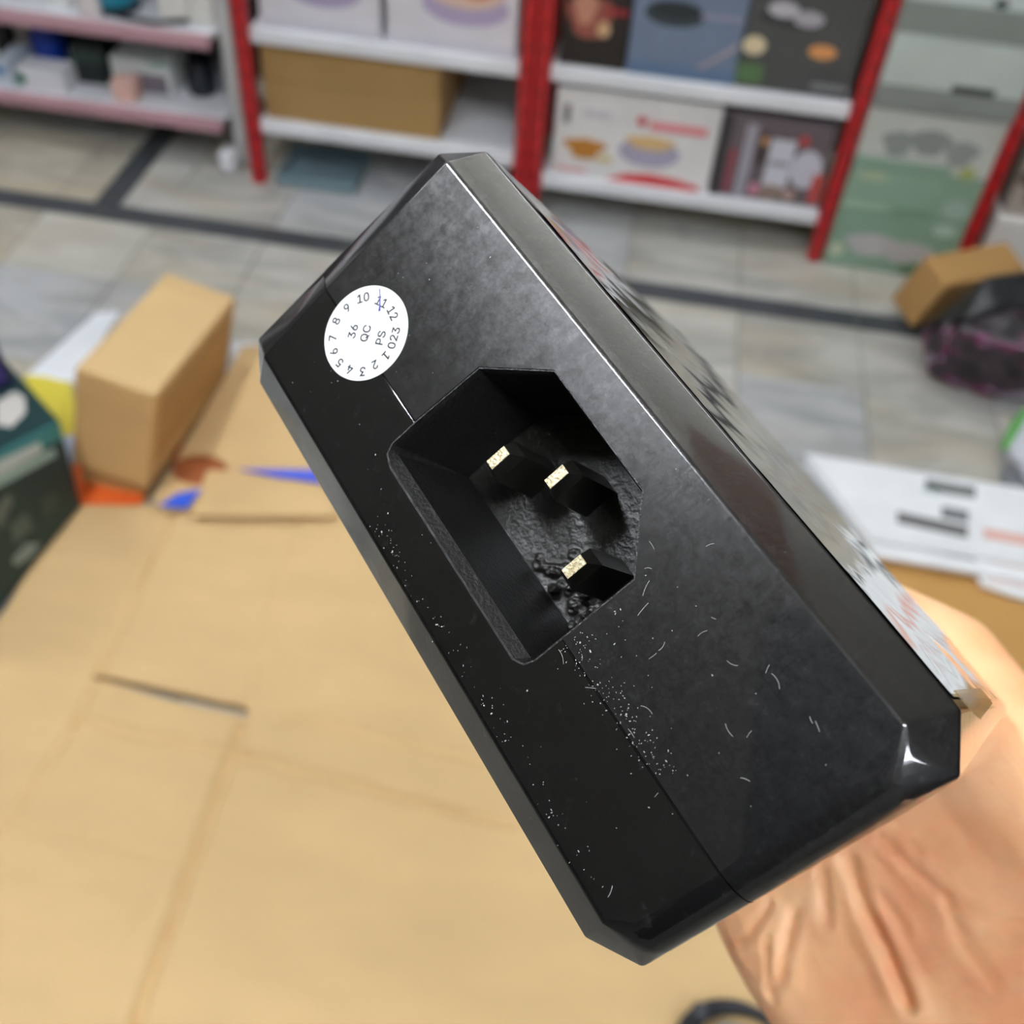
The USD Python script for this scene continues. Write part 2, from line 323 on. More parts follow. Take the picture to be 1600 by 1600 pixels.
# middle bay, upper shelf
carton('pan_box', -.222, -.075, .389, .60, plain((30, 26, 28), .35), 'black cookware box with a reddish food picture beside the double red post', prints=[(ell(.40, .52, .34, .22, wob=.10), (150, 84, 72)), (ell(.33, .60, .16, .16, wob=.1), (196, 140, 116)), (ell(.62, .40, .10, .08), (206, 170, 130)), (rect(.62, .56, .96, .62), (150, 34, 48))])
carton('pan_box', -.073, .165, .389, .66, plain((112, 128, 152), .4), 'blue-grey pan box between the black and the charcoal cookware boxes', prints=[(ell(.37, .50, .27, .10), (54, 66, 72)), (ell(.37, .53, .24, .07), (38, 48, 54)), (rect(.60, .50, .98, .53), (150, 146, 164)), ([(.52, .02), (.56, .02), (.98, .30), (.98, .34)], (176, 164, 170)), (rect(0, 0, 1, .10), (92, 116, 146))])
carton('pan_box', .167, .415, .389, .72, plain((74, 76, 76), .4), 'charcoal pan box with egg and carrot pictures beside the single red post', prints=[(ell(.37, .47, .28, .055), (52, 52, 56)), (ell(.28, .52, .13, .05), (190, 188, 194)), (ell(.50, .48, .13, .05), (176, 172, 182)), (ell(.10, .28, .10, .06), (226, 208, 172)), (ell(.68, .29, .12, .045), (224, 156, 96)), ([(.0, .04), (.22, .04), (.22, .16), (.0, .16)], (88, 120, 78)), (rect(.66, .05, .98, .09), (128, 130, 132))])
# middle bay, lower shelf
carton('cookware_box', -.218, .158, .126, .335, plain((236, 234, 232), .4), 'white box with orange food picture and red swoosh on the bottom shelf', prints=[
    (ell(.60, .38, .19, .17), (176, 170, 192)), (ell(.60, .50, .15, .08, wob=.08), (226, 190, 130)), (ell(.20, .34, .12, .12, wob=.16), (196, 132, 50)), (ell(.33, .24, .05, .04), (216, 200, 140)),
    ([(.36, .0), (.94, .0), (.94, .05), (.78, .11), (.62, .13), (.48, .10)], (214, 72, 76)), (rect(.03, .05, .22, .08), (228, 150, 156)), (rect(.58, .66, .93, .75), (232, 140, 146)), (ell(.53, .74, .03, .05), (206, 60, 66)),
    (rect(.05, .62, .09, .82), (120, 116, 120)), (rect(.17, .72, .33, .80), (214, 210, 216))])
carton('cookware_box', .162, .415, .126, .325, plain((104, 94, 98), .45), 'grey box with white appliance pictures on the bottom shelf by the single red post', prints=[
    (rect(0, 0, .10, 1), (62, 56, 60)), (rect(.12, .05, .17, .6), (150, 56, 68)), (rect(.22, .02, .32, .92), (170, 166, 176)), (rect(.34, .45, .44, .85), (70, 60, 62)), (ell(.40, .74, .035, .06), (206, 150, 100)),
    (rect(.46, .20, .68, .78), (214, 214, 224)), (rect(.48, .46, .66, .52), (150, 148, 160)), (ell(.82, .46, .14, .24), (206, 204, 216)), (ell(.55, .12, .10, .10), (150, 130, 118)), (ell(.72, .12, .06, .07), (190, 160, 150)), (ell(.74, .80, .05, .06), (190, 72, 72)), (rect(.90, .06, 1.0, .42), (196, 84, 80)), (ell(.40, .14, .05, .08), (206, 140, 160))])
# narrow bay: a stack that stands on the floor
gx0, gx1 = .462, .757
GREEN = (138, 168, 146)
def sprig(cx, cz): return (ell(cx, cz, .06, .06), (206, 214, 180))
carton('green_box', gx0, gx1, .001, .15, plain(GREEN, .45), 'green box with a cookware picture, lowest of the stack in the narrow bay', prints=[(ell(.33, .46, .20, .20, wob=.1), (192, 190, 190)), (ell(.62, .40, .20, .20, wob=.1), (186, 182, 180)), (ell(.08, .30, .06, .12), (196, 206, 180)), (ell(.75, .12, .16, .12), (104, 136, 104)), (ell(.84, .86, .09, .10), (180, 206, 192))], y0=YF - .02)
carton('green_box', gx0, gx1, .153, .262, plain((146, 176, 154), .45), 'plain green box in the middle of the stack in the narrow bay', prints=[(ell(.18, .80, .12, .12), (176, 192, 160)), (rect(.36, .08, .70, .16), (118, 152, 124)), (ell(.86, .30, .10, .22), (166, 192, 178)), (ell(.2, .12, .2, .08), (170, 198, 172))], y0=YF - .02)
carton('green_box', gx0, gx1, .265, .40, plain((202, 206, 198), .45), 'white box with grey pan pictures on top of the green boxes', prints=[(ell(.28, .44, .12, .22, wob=.12), (150, 156, 152)), (ell(.50, .52, .14, .22, wob=.12), (146, 152, 148)), (ell(.74, .40, .12, .22, wob=.12), (154, 160, 156)), (rect(0, 0, .72, .16), (140, 172, 148)), (ell(.84, .08, .06, .10), (176, 186, 112)), (rect(.1, .12, .7, .2), (176, 190, 178))], y0=YF - .02)
carton('grey_box', gx0, gx1, .404, .56, plain((196, 206, 200), .45), 'pale grey-mint box with a dark hand slot above the white pan box', prints=[(rect(0, 0, 1, .33), (140, 146, 142)), (rect(.50, .32, .80, .42), (66, 72, 70)), (rect(.45, .10, .6, .14), (122, 126, 124))], y0=YF - .03)
carton('grey_box', gx0, gx1, .564, .74, plain((204, 216, 212), .45), 'pale grey box at the very top of the narrow bay stack', prints=[(rect(0, 0, 1, .36), (138, 146, 140)), (ell(.62, .42, .05, .05), (60, 70, 70)), (ell(.9, .40, .06, .06), (50, 60, 60))], y0=YF - .03)
# right of the last post
carton('white_box', .81, 1.12, .001, .19, plain((228, 226, 222), .5), 'white box on the floor right of the last red post', y0=YF - .04)
carton('goods_box', .82, 1.12, .192, .36, plain((170, 160, 150), .5), 'grey-brown goods box on the white box right of the last red post', prints=[(ell(.25, .45, .22, .28, wob=.2), (110, 96, 86)), (ell(.2, .7, .12, .2), (212, 208, 200))], y0=YF - .02)

# left rack goods
def lathe(profile, n=32, sq=1.0):
    t = trimesh.creation.revolve(np.array(profile, float), sections=n); t.apply_scale([1, sq, 1]); return t
def lp(px, y=YF + .08): q = pl(px, y); return q
q = lp((205, 30), YF + .17)
t = thing('basin', 'teal plastic basin on the upper shelf of the pink-railed rack', 'basin', (q[0], YF + .10, .346))
obj('bowl', lathe([(0, .0145), (.050, .0145), (.057, .018), (.070, .085), (.076, .087), (.076, .091), (.067, .091), (.053, .022), (0, .020)]), plain((22, 134, 158), .35), t)
obj('foot_ring', lathe([(0, 0), (.058, 0), (.062, .004), (.060, .014), (0, .014)]), plain((44, 56, 66), .4), t)
def small_box(px0, px1, zb, hgt, rgb, label, depth=.12, yaw=0., name='small_box', prints=(), y=YF + .06):
    a, b = lp(px0, y), lp(px1, y)
    return carton(name, a[0], b[0], zb, zb + hgt, plain(rgb, .45), label, y0=y, depth=depth, yaw=yaw, prints=prints, bevel=.004)
small_box((75, 15), (116, 25), .346, .12, (236, 238, 234), 'white packet left of the teal basin', yaw=.1, depth=.05)
small_box((122, 22), (156, 28), .346, .075, (232, 226, 224), 'off-white packet just in front of the teal basin', depth=.022, y=YF + .024)
small_box((0, 4), (70, 10), .346, .10, (44, 44, 46), 'black packet at the left end of the upper shelf', yaw=.05, y=YF + .16)
small_box((252, 40), (298, 48), .346, .07, (240, 238, 230), 'white carton right of the teal basin', depth=.06)
small_box((300, 40), (338, 52), .346, .15, (230, 230, 222), 'tall white carton at the right end of the upper shelf', depth=.08)
small_box((262, 10), (300, 14), .346, .13, (206, 212, 222), 'pale blue carton behind the white carton', y=YF + .2)
q0 = lp((175, 26)); q1 = lp((258, 52)); q2 = lp((300, 30))
tag(obj('strap', tube([(q0[0], YF + .05, .352), ((q0[0] + q1[0]) / 2, YF + .035, .353), (q1[0], YF + .03, .352), (q2[0], YF + .06, .352)], .006), BLACK), 'black strap lying on the upper shelf below the basin', 'strap')
# lower level
small_box((0, 150), (28, 158), .141, .06, (206, 216, 226), 'small pale blue packet at the left end of the bottom shelf', prints=[(rect(.2, .5, .8, .9), (90, 140, 190))], y=YF + .03)
small_box((34, 148), (110, 168), .141, .055, (232, 234, 238), 'white packet under the blue jar', prints=[(ell(.1, .5, .09, .3), (60, 130, 100))], y=YF + .03, depth=.07)
q = lp((82, 118), YF + .13)
t = thing('jar', 'bright blue round jar standing behind the white packet', 'jar', (q[0], YF + .15, .141))
obj('jar_body', lathe([(0, 0), (.036, 0), (.04, .006), (.042, .085), (.03, .095), (0, .096)]), plain((24, 62, 168), .35), t)
obj('lid', lathe([(0, .0955), (.034, .0955), (.034, .112), (.03, .115), (0, .115)]), plain((20, 50, 150), .35), t)
small_box((26, 70), (56, 96), .141, .16, (196, 190, 178), 'beige upright packet left of the blue jar', y=YF + .2, depth=.05)
small_box((120, 120), (172, 150), .141, .10, (18, 30, 30), 'black carton with a dull green edge in the middle of the bottom shelf', prints=[(rect(0, .55, 1, .85), (48, 70, 62))], y=YF + .10, yaw=.06)
small_box((176, 100), (248, 116), .141, .14, (104, 98, 92), 'taupe carton at the back of the bottom shelf', y=YF + .24, depth=.1)
small_box((178, 160), (215, 175), .141, .055, (232, 190, 176), 'pink packet in front of the white carton', y=YF + .03, depth=.05)
small_box((182, 150), (278, 180), .141, .085, (216, 222, 220), 'white carton with a grey picture on the bottom shelf', prints=[(rect(.38, .05, .92, .62), (112, 106, 112)), (ell(.80, .94, .18, .05), (90, 150, 130))], y=YF + .09)
small_box((60, 90), (112, 100), .141, .165, (20, 20, 24), 'tall black carton standing behind the blue jar', y=YF + .27, depth=.08)
small_box((262, 110), (318, 120), .141, .15, (26, 28, 34), 'dark slate carton at the back right of the bottom shelf', y=YF + .24, depth=.08)
small_box((0, 100), (22, 104), .141, .15, (24, 24, 26), 'narrow black carton at the left end of the bottom shelf', y=YF + .17, depth=.06)
q = lp((315, 160), YF + .12)
t = thing('jar', 'black round jar at the right end of the bottom shelf', 'jar', (q[0], YF + .14, .141))
obj('jar_body', lathe([(0, 0), (.032, 0), (.036, .006), (.036, .055), (.028, .064), (0, .065)]), plain((10, 22, 34), .3), t)
obj('lid', lathe([(0, .0645), (.03, .0645), (.03, .078), (.026, .081), (0, .081)]), plain((12, 18, 26), .3), t)

# ------------------------------------------------------------------ flattened cartons in the foreground
def sheet(name, pts, z0, z1, mat, label, creases=(), holes=(), cell=.02, cat='cardboard', extra=None, wav=.0012, seed=1, tilt=None):
    poly = Polygon([tuple(q[:2]) for q in pts])
    for hpoly in holes: poly = poly.difference(Polygon(hpoly))
    parts = [trimesh.creation.extrude_polygon(gm, z1 - z0, engine='earcut') for gm in getattr(poly, 'geoms', [poly])]
    mm = mani(trimesh.util.concatenate(parts)).refine_to_length(cell)
    a = mm.to_mesh(); v = np.array(a.vert_properties[:, :3], float); f = np.array(a.tri_verts)
    dz = wav * (meshkit.fbm(np.c_[v[:, :2] * 5, np.zeros(len(v))], 3, seed) - .5) * 2
    for (p, q, wd, dp) in creases:
        p, q = np.array(p[:2]), np.array(q[:2]); d = q - p; L = np.linalg.norm(d); d /= L
        rel = v[:, :2] - p; s = np.clip(rel @ d, 0, L); dist = np.linalg.norm(rel - s[:, None] * d, axis=1)
        dz -= dp * np.exp(-(dist / wd) ** 2)
    v[:, 2] += z0 + dz * (v[:, 2] > (z1 - z0) * .5)
    if tilt is not None: v[:, 2] += tilt(v[:, 0], v[:, 1])
    t = trimesh.Trimesh(v, f, process=False)
    return tag(obj(name, t, mat, smooth=35), label, cat)
ZB = .022
F = lambda x, y, z=ZB: fl((x, y), z)
# the large opened carton, with a slot and folds
big = [F(-330, 1700), F(-60, 1040), F(10, 950), F(98, 797), F(126, 779), F(245, 789), F(302, 797), F(323, 729), F(504, 757), F(800, 800), F(1200, 900), F(1369, 868), F(1600, 960), F(1900, 1030), F(2100, 1900)]
slot = [F(143, 1058)[:2], F(147, 1051)[:2], F(270, 1078)[:2], F(388, 1104)[:2], F(384, 1119)[:2], F(260, 1093)[:2]]
fold = [(F(300, 740), F(118, 1130), .004, .009), (F(118, 1130), F(0, 1300), .004, .009), (F(470, 770), F(385, 1115), .006, .004), (F(375, 1135), F(195, 1640), .006, .014),
        (F(110, 1122), F(385, 1180), .005, .010), (F(385, 1180), F(800, 1290), .005, .011), (F(450, 1115), F(800, 1200), .007, .008), (F(0, 1275), F(270, 1340), .006, .004), (F(250, 789), F(150, 1052), .005, .006)]
sheet('flattened_carton', big, .004, ZB, CARD, 'huge pale flattened carton with a dark slot covering the foreground floor', fold, [slot], cell=.0065)
# the flap that rises behind it, with a round hand hole
flap_pts = [F(381, 560, .03), F(430, 556, .03), F(520, 560, .03), F(620, 760, .03), F(505, 775, .03), F(258, 800, .03), F(238, 776, .03)]
hc = F(311, 734, .03)
sheet('carton_flap', flap_pts, .024, .029, CARD, 'loose cardboard flap with a round hand hole behind the flattened carton', [(F(560, 590, .03), F(440, 760, .03), .006, .002)],
      [[(hc[0] + .052 * math.cos(a), hc[1] + .040 * math.sin(a)) for a in np.linspace(0, 6.28, 24, endpoint=False)]], cell=.02, seed=3, tilt=lambda x, y: np.clip(y - 1.33, 0, 1) * .10 + .002)
sheet('carton_flap', [F(322, 729, .05), F(340, 728, .05), F(520, 755, .05), F(520, 800, .05), F(296, 800, .05)], .036, .040, CARD, 'folded cardboard edge lying over the blue tape', [], cell=.03, seed=5)
tag(obj('reddish_sheet', prism([F(272, 700, .012)[:2], F(400, 690, .012)[:2], F(420, 770, .012)[:2], F(272, 770, .012)[:2]], .0225, .0238), plain((164, 92, 48), .6)), 'reddish brown card showing through the round hand hole', 'card')
tag(obj('orange_sheet', prism([F(112, 722, .02)[:2], F(235, 748, .02)[:2], F(220, 792, .02)[:2], F(126, 790, .02)[:2]], .0228, .0245), plain((238, 106, 40), .5)), 'bright orange sheet under the small brown carton', 'sheet')
tag(obj('blue_tape', prism([F(249, 790, .042)[:2], F(291, 794, .042)[:2], F(316, 764, .042)[:2], F(278, 770, .042)[:2]], .0405, .0418), plain((56, 100, 226), .5)), 'short blue tape piece left of the folded cardboard edge', 'tape')
tag(obj('blue_tape', prism([F(372, 732, .045)[:2], F(505, 733, .045)[:2], F(520, 756, .045)[:2], F(430, 744, .045)[:2]], .0425, .0440), plain((78, 100, 220), .5)), 'long blue tape strip beside the black power adapter', 'tape')
# small brown carton leaning on it
rv = np.array([-0.1227, 0.2122, -0.0439]); an = np.linalg.norm(rv)
mt = trimesh.transformations.rotation_matrix(an, rv / an); mt[:3, 3] = [-0.81, 1.3963, 0.1501]
mt2 = mt @ trimesh.transformations.translation_matrix([0, 0, -.105])
t = thing('brown_carton', 'small upright brown carton tilted on the flattened cardboard at left', 'box', mat=mt2)
sx, sy, sz = .1382 / 2, .3477 / 2, .21
obj('box_body', bx2((-sx, -sy, 0), (sx, sy, sz), .004), cardboard('cardboard_carton', (206, 168, 114), .6), t)
obj('lid_flap', bx2((-sx + .002, -sy + .002, sz - .0005), (sx - .002, sy - .002, sz + .0025), .001), CARD, t)
obj('tuck_flap', bx2((sx - .001, -sy + .02, .05), (sx + .002, sy - .02, sz - .02), .001), CARD_B, t)
obj('carton_stand', bx2((-sx + .01, -sy + .02, -.05), (sx - .01, sy - .03, 0)), CARD_B, t)

# dark tool box at the left edge
t = thing('tool_box', 'large dark teal printed box at the left edge of the cardboard', 'box', (0, 0, 0))
zt = .24
B_ = F(126, 790, .027); C_ = F(-40, 1000, .023)
nrm = np.cross(C_ - B_, [0, 0, 1.0]); nrm /= np.linalg.norm(nrm); nrm *= np.sign(nrm @ (CAM - B_))
def onfront(px):                            # a place of the photo on the front of this box
    d = ray(px); return CAM + d * ((B_ - CAM) @ nrm) / (d @ nrm)
C_ = onfront((-70, 1047)); T_ = onfront((92, 657)); D_ = onfront((-70, 748)); C_[2] = B_[2]
far = F(24, 582, T_[2]) - T_
front = np.array([T_, D_, C_, B_])
back = front + [far[0] * 1.6, far[1] * 1.6, 0]
topn = np.cross(D_ - T_, far); topn /= np.linalg.norm(topn); topn *= np.sign(topn[2])
def ontop(px):
    d = ray(px); return CAM + d * ((T_ - CAM) @ topn) / (d @ topn)
obj('box_body', hull(np.vstack([front, back])), plain((8, 50, 52), .6), t, smooth=False)
def mark(pxs, col, k=1, name='print'):
    q = np.array([onfront(p) for p in pxs]); obj(name, hull(np.vstack([q + nrm * .0012 * k, q - nrm * .001])), plain(col, .5), t, smooth=False)
mark([(-30, 720), (91, 658), (98, 684), (-30, 752)], (50, 134, 142), 1, 'teal_band')
mark([(-20, 727), (60, 690), (66, 704), (-20, 752)], (190, 206, 208), 2)
mark([(-20, 752), (84, 700), (88, 712), (-20, 770)], (150, 180, 182), 1)
mark([(14, 820), (40, 800), (52, 824), (22, 850)], (66, 88, 86)); mark([(-10, 800), (12, 770), (20, 780), (0, 830)], (86, 100, 98)); mark([(18, 875), (40, 850), (62, 848), (48, 870), (24, 884)], (128, 146, 146)); mark([(60, 780), (84, 762), (92, 790), (70, 812)], (30, 60, 58))
q = np.array([ontop(p_) for p_ in ((-6, 628), (24, 612), (39, 622), (40, 645), (18, 668), (-6, 664))])
obj('print', hull(np.vstack([q + topn * .0012, q - topn * .001])), plain((206, 202, 196), .5), t, smooth=False)
t = thing('navy_box', 'navy blue box standing on the dark teal box at the left edge', 'box')
P4 = [ontop(p_) for p_ in ((-60, 640), (21, 602), (4, 583), (-60, 600))]
n0 = np.array([q + topn * .003 for q in P4] + [q + topn * .003 + np.array([0, 0, .085]) + (np.array([-.012, .01, 0])) for q in P4])
obj('box_body', hull(n0), plain((18, 30, 74), .4), t, smooth=False)
q = n0[[0, 1, 5, 4]]; q = np.array([q[0] * .3 + q[1] * .7, q[0] * .05 + q[1] * .95, q[3] * .08 + q[2] * .92, q[3] * .3 + q[2] * .7]); qn = np.cross(q[1] - q[0], q[3] - q[0]); qn /= np.linalg.norm(qn); qn *= np.sign(qn @ (CAM - q[0]))
q = q.mean(0) + (q - q.mean(0)) * .7
obj('print', hull(np.vstack([q + qn * .001, q - qn * .001])), plain((62, 56, 128), .4), t, smooth=False)
# things on the floor behind
tag(obj('yellow_bag', trimesh.util.concatenate([hull([F(35, 585, .01), F(70, 588, .03), F(112, 600, .03), F(118, 640, .02), F(95, 660, .03), F(60, 625, .03), F(112, 740, .002), F(40, 600, .002)])]), plain((222, 206, 76), .4)), 'yellow plastic bag between the dark box and the small brown carton', 'bag')
tag(obj('paper_sheet', prism([F(38, 588, .004)[:2], F(150, 488, .004)[:2], F(186, 486, .004)[:2], F(118, 596, .004)[:2]], .0008, .003), plain((238, 242, 248), .4)), 'white paper sheet on the floor behind the small brown carton', 'paper')
tag(obj('paper_sheet', prism([F(362, 535, .004)[:2], F(420, 535, .004)[:2], F(420, 556, .004)[:2], F(362, 556, .004)[:2]], .0008, .003), plain((232, 236, 240), .4)), 'small white paper scrap right of the small brown carton', 'paper')
tag(obj('paper_scrap', prism([F(98, 682, .024)[:2], F(116, 680, .024)[:2], F(122, 725, .024)[:2], F(108, 728, .024)[:2]], .0225, .0245), plain((182, 194, 216), .5)), 'pale blue paper scrap between the dark box and the small carton', 'paper')

# right: three white boards
for k, (off, lab) in enumerate(((0, 'topmost of the three stacked white printed boards at right'), (1, 'middle one of the three stacked white printed boards at right'), (2, 'lowest of the three stacked white printed boards at right'))):
    z = .062 - .010 * k
    P4 = [[(1258, 708), (1720, 782), (1720, 900), (1526, 868), (1362, 842)], [(1258, 722), (1720, 800), (1720, 930), (1528, 895), (1370, 868)], [(1500, 800), (1720, 830), (1720, 960), (1597, 934), (1534, 912), (1520, 885)]][k]
    t = thing('white_board', lab, 'board')
    obj('panel', prism([F(x, y, z)[:2] for x, y in P4], z - .008, z), plain((240, 243, 245), .45), t)
    bars = [[(1446, 757, 1524, 770, 9, (120, 124, 124)), (1471, 800, 1513, 808, 9, (120, 124, 126)), (1402, 808, 1512, 832, 9, (112, 112, 112)), (1537, 833, 1640, 852, 8, (232, 186, 176)), (1440, 766, 1470, 771, 5, (214, 224, 222))],
            [(1432, 850, 1524, 868, 8, (112, 112, 112)), (1545, 870, 1640, 888, 8, (230, 190, 182))], [(1542, 900, 1640, 918, 7, (230, 196, 188))]][k]
    for (xa, ya, xb, yb, hh, col) in bars:
        obj('printed_bar', prism([F(xa, ya - hh, z)[:2], F(xb, yb - hh, z)[:2], F(xb, yb + hh, z)[:2], F(xa, ya + hh, z)[:2]], z - .0005, z + .0006), plain(col, .6), t, smooth=False)
sheet('carton_flap', [F(1330, 850, .03), F(1620, 900, .03), F(1800, 960, .03), F(1800, 1200, .03), F(1420, 1050, .03)], .024, .029, cardboard('cardboard_right', (196, 150, 88)), 'browner cardboard flap under the white boards at right', cell=.05, seed=9)

# right carton and the dark bag in front of it
rv = np.array([0.2495, 0.1602, 0.5952]); an = np.linalg.norm(rv)
mt = trimesh.transformations.rotation_matrix(an, rv / an); mt[:3, 3] = [0.7401, 2.1718, 0.0878]
mt2 = mt @ trimesh.transformations.translation_matrix([0, 0, -.139 / 2])
t = thing('brown_carton', 'small brown carton on the floor beside the black bag at right', 'box', mat=mt2)
obj('box_body', bx2((-.122, -.043, 0), (.122, .043, .139), .003), CARD_B, t)
obj('lid_flap', bx2((-.120, -.041, .1385), (.120, .041, .1412), .001), CARD_B, t)
t = thing('black_bag', 'black plastic bag with magenta and white print at the right edge', 'bag')
def blob(pts, amp=.006, seed=0, cell=.01):
    mm = mani(hull(pts)).refine_to_length(cell).to_mesh(); tt = trimesh.Trimesh(mm.vert_properties[:, :3], mm.tri_verts, process=False)
    trimesh.smoothing.filter_taubin(tt, iterations=12)
    n = tt.vertex_normals; tt.vertices += n * ((meshkit.fbm(tt.vertices * 18, 3, seed) - .5) * 2 * amp)[:, None]; return tt
bag = blob([F(1436, 515, .085), F(1535, 440, .235), F(1700, 410, .25), F(1720, 560, .16), F(1640, 560, .16), F(1500, 520, .16), F(1450, 590, .01), F(1540, 622, .008), F(1700, 640, .008), (.98, 2.02, .01), (.70, 1.99, .01)])
MAG = usdkit.material(stage, '/World/Looks/bag_print', {
    'tc': ('texture_coordinate', {}), 'mp': ('mapping', {'scale': (14, 34, 22), 'rotation': (.3, .2, .8)}), 'n': ('noise_texture', {'scale': 1.0, 'detail': 2}), 'r': ('rgb_ramp', {'ramp': [(.36, srgb(22, 18, 24)), (.47, srgb(62, 50, 58)), (.53, srgb(52, 26, 40)), (.57, srgb(134, 40, 98)), (.60, srgb(84, 62, 78)), (.66, srgb(176, 174, 186)), (.74, srgb(80, 30, 42))], }),
    'p': ('principled_bsdf', {'roughness': .3})}, [('tc.object', 'mp.vector'), ('mp.vector', 'n.vector'), ('n.fac', 'r.fac'), ('r.color', 'p.base_color')], surface='p.BSDF')
obj('bag_body', bag, MAG, t, smooth=True)
obj('bag_flap', blob([F(1542, 430, .240), F(1700, 412, .255), F(1720, 470, .225), F(1555, 478, .215), F(1546, 440, .225), F(1700, 440, .23), F(1440, 510, .10), F(1500, 500, .19)], .004, 3), plain((26, 28, 32), .35), t, smooth=True)
t = thing('green_packet', 'white packet with a green stripe at the right edge', 'packet')
obj('packet_body', hull([F(1575, 690, .04), F(1600, 650, .05), F(1720, 660, .05), F(1720, 720, .05), F(1590, 720, .05), F(1560, 710, .004), F(1610, 765, .004), F(1720, 770, .004)]), plain((214, 216, 226), .45), t, smooth=False)
obj('stripe', hull([F(1562, 700, .041), F(1572, 706, .044), F(1606, 650, .052), F(1606, 632, .052), F(1580, 660, .045), F(1562, 700, .03)]), plain((96, 168, 84), .45), t, smooth=False)
tag(obj('grey_packet', hull([F(1563, 728, .02), F(1720, 788, .02), F(1720, 800, .02), F(1566, 764, .02), F(1566, 770, .006), F(1720, 800, .006)]), plain((120, 124, 128), .5)), 'grey packet between the striped packet and the white boards', 'packet')

# black cable coil at the bottom
t = thing('cable_coil', 'coiled black cable lying on the cardboard below the hand', 'cable')
cc = F(1150, 1650, .03)
a = np.linspace(0, 2 * math.pi, 60, endpoint=False)
for k, (r, dx, zz) in enumerate(((.074, 0, .032), (.066, .006, .039), (.070, -.004, .046))):
    obj('cable_loop', tube(np.c_[cc[0] + dx + r * np.cos(a), cc[1] + .8 * r * np.sin(a), zz + .002 * np.sin(2 * a + k)], .0062, closed=True), plain((34, 36, 40), .4), t, smooth=True)
obj('cable_tie', bx((cc[0] - .05, cc[1] + .038, .040), (.018, .022, .030), .004), plain((60, 62, 66), .5), t)
tag(obj('grey_plug', bx((cc[0] - .005, cc[1] + .006, .040), (.05, .05, .03), .008), plain((150, 150, 152), .5)), 'grey plug lying inside the black cable coil', 'plug')

# ------------------------------------------------------------------ the power adapter. Its own axes: u along the end face, v across it, w out of it (millimetres)
RM = np.array([[0.520687, 0.734937, -0.434457], [0.751246, -0.636175, -0.175816], [-0.405604, -0.234839, -0.883366]])
OM = np.array([-2.3187, 1.1499, 92.4061])
u_, s_, v_ = np.linalg.svd(RM); RM = u_ @ v_
A4 = np.eye(4); A4[:3, :3] = MC.T @ RM; A4[:3, 3] = CAM + MC.T @ OM / 1000
ad = thing('power_adapter', 'black glossy power adapter brick held up in the hand, inlet towards the viewer', 'power adapter', mat=A4)
S = .001
FACE = np.array([(-31.73, 16.9), (33.5, 17.3), (32.4, -10.0), (-30.6, -9.3)])
OUT = np.array([(-35.4, 16.5), (-31.9, 19.8), (34.5, 20.4), (37.7, 17.6), (35.9, -10.4), (32.1, -13.0), (-31.1, -12.2), (-34.9, -10.0)])
c0 = OUT.mean(0)
def inset(p, k): return c0 + (p - c0) * (1 - k / np.linalg.norm(p - c0, axis=1)[:, None])
sph = trimesh.creation.icosphere(2, 1.0).vertices
pts = []
r = .7
for p in inset(FACE, r * 1.3): pts.append(sph * r + [*p, -r])
for p in (np.array([34.5, 13.6]), np.array([33.0, -7.6])): pts.append(sph * 3.0 + [*p, -3.0])
for p in (np.array([33.6, 15.2]), np.array([32.4, -8.2])): pts.append(sph * 2.5 + [*p, -2.5])
for p in inset(OUT, r * 1.2): pts.append(sph * r + [*p, -3.3 - r * .4])
MID = OUT.copy(); MID[[1, 2], 1] += 1.9
for p in inset(MID, r * 1.2): pts.append(sph * r + [*p, -60.0])
END = OUT * .985; END[[1, 2], 1] += 1.7
for p in inset(END, 1.2): pts.append(sph * 1.0 + [*p, -94.0])
body = mani(hull(np.vstack(pts)))
# mains inlet: eight-sided opening, tapering to its floor
def ring(poly, w): return [(a, b, w) for a, b in poly]
OPEN = [(-12.5, .2), (-12.15, 7.75), (-6.8, 12.95), (6.83, 12.75), (12.25, 7.8), (12.2, .4), (12.25, -2.9), (11.9, -4.0), (10.9, -4.6), (-10.6, -4.5), (-12.0, -4.0), (-12.5, -3.0)]
def shrink(poly, k, up=0):
    P_ = Polygon(poly).buffer(-k, join_style=2); return [(a, max(b, up) if up else b) for a, b in list(P_.exterior.coords)[:-1]]
liner_out = mani(hull(ring(OPEN, .3) + ring(shrink(OPEN, -.2), -15.5)))
FLOOR = [(a * .98, max(b, -2.6)) for a, b in shrink(OPEN, .7)]
cut_in = mani(hull(ring([(a, b if b > 0 else max(b, -3.55)) for a, b in shrink(OPEN, .28)], 1.0) + ring(FLOOR, -13.5)))
chamfer = mani(hull(ring(shrink(OPEN, .12), .01) + ring([(a, b if b > 0 else max(b, -3.4)) for a, b in shrink(OPEN, .5)], -1.0)))
body = body - liner_out
big_ = 400
up_half = mani(bx2((-big_, .06, -big_), (big_, big_, big_))); lo_half = mani(bx2((-big_, -big_, -big_), (big_, -.06, big_)))
groove = mani(bx2((-60, -.16, -.14), (60, .16, 1)))
case_u = body ^ up_half; case_l = (body ^ lo_half) - groove
obj('upper_case', case_u, PLASTIC_UP, ad, smooth=36, scale=S, label='glossy upper half of the case, scuffed near its edge')
obj('lower_case', case_l.translate([0, 0, -.05]), PLASTIC_LO, ad, smooth=36, scale=S, label='darker lower half of the case')
core = mani(hull(np.vstack([ring(np.array(OUT) * .9, -1.5), ring(np.array(OUT) * .9, -90)]))) ^ mani(bx2((-60, -.5, -92), (60, .5, -.3)))
obj('seam_strip', core - liner_out, plain((60, 60, 58), .5), ad, smooth=False, scale=S)
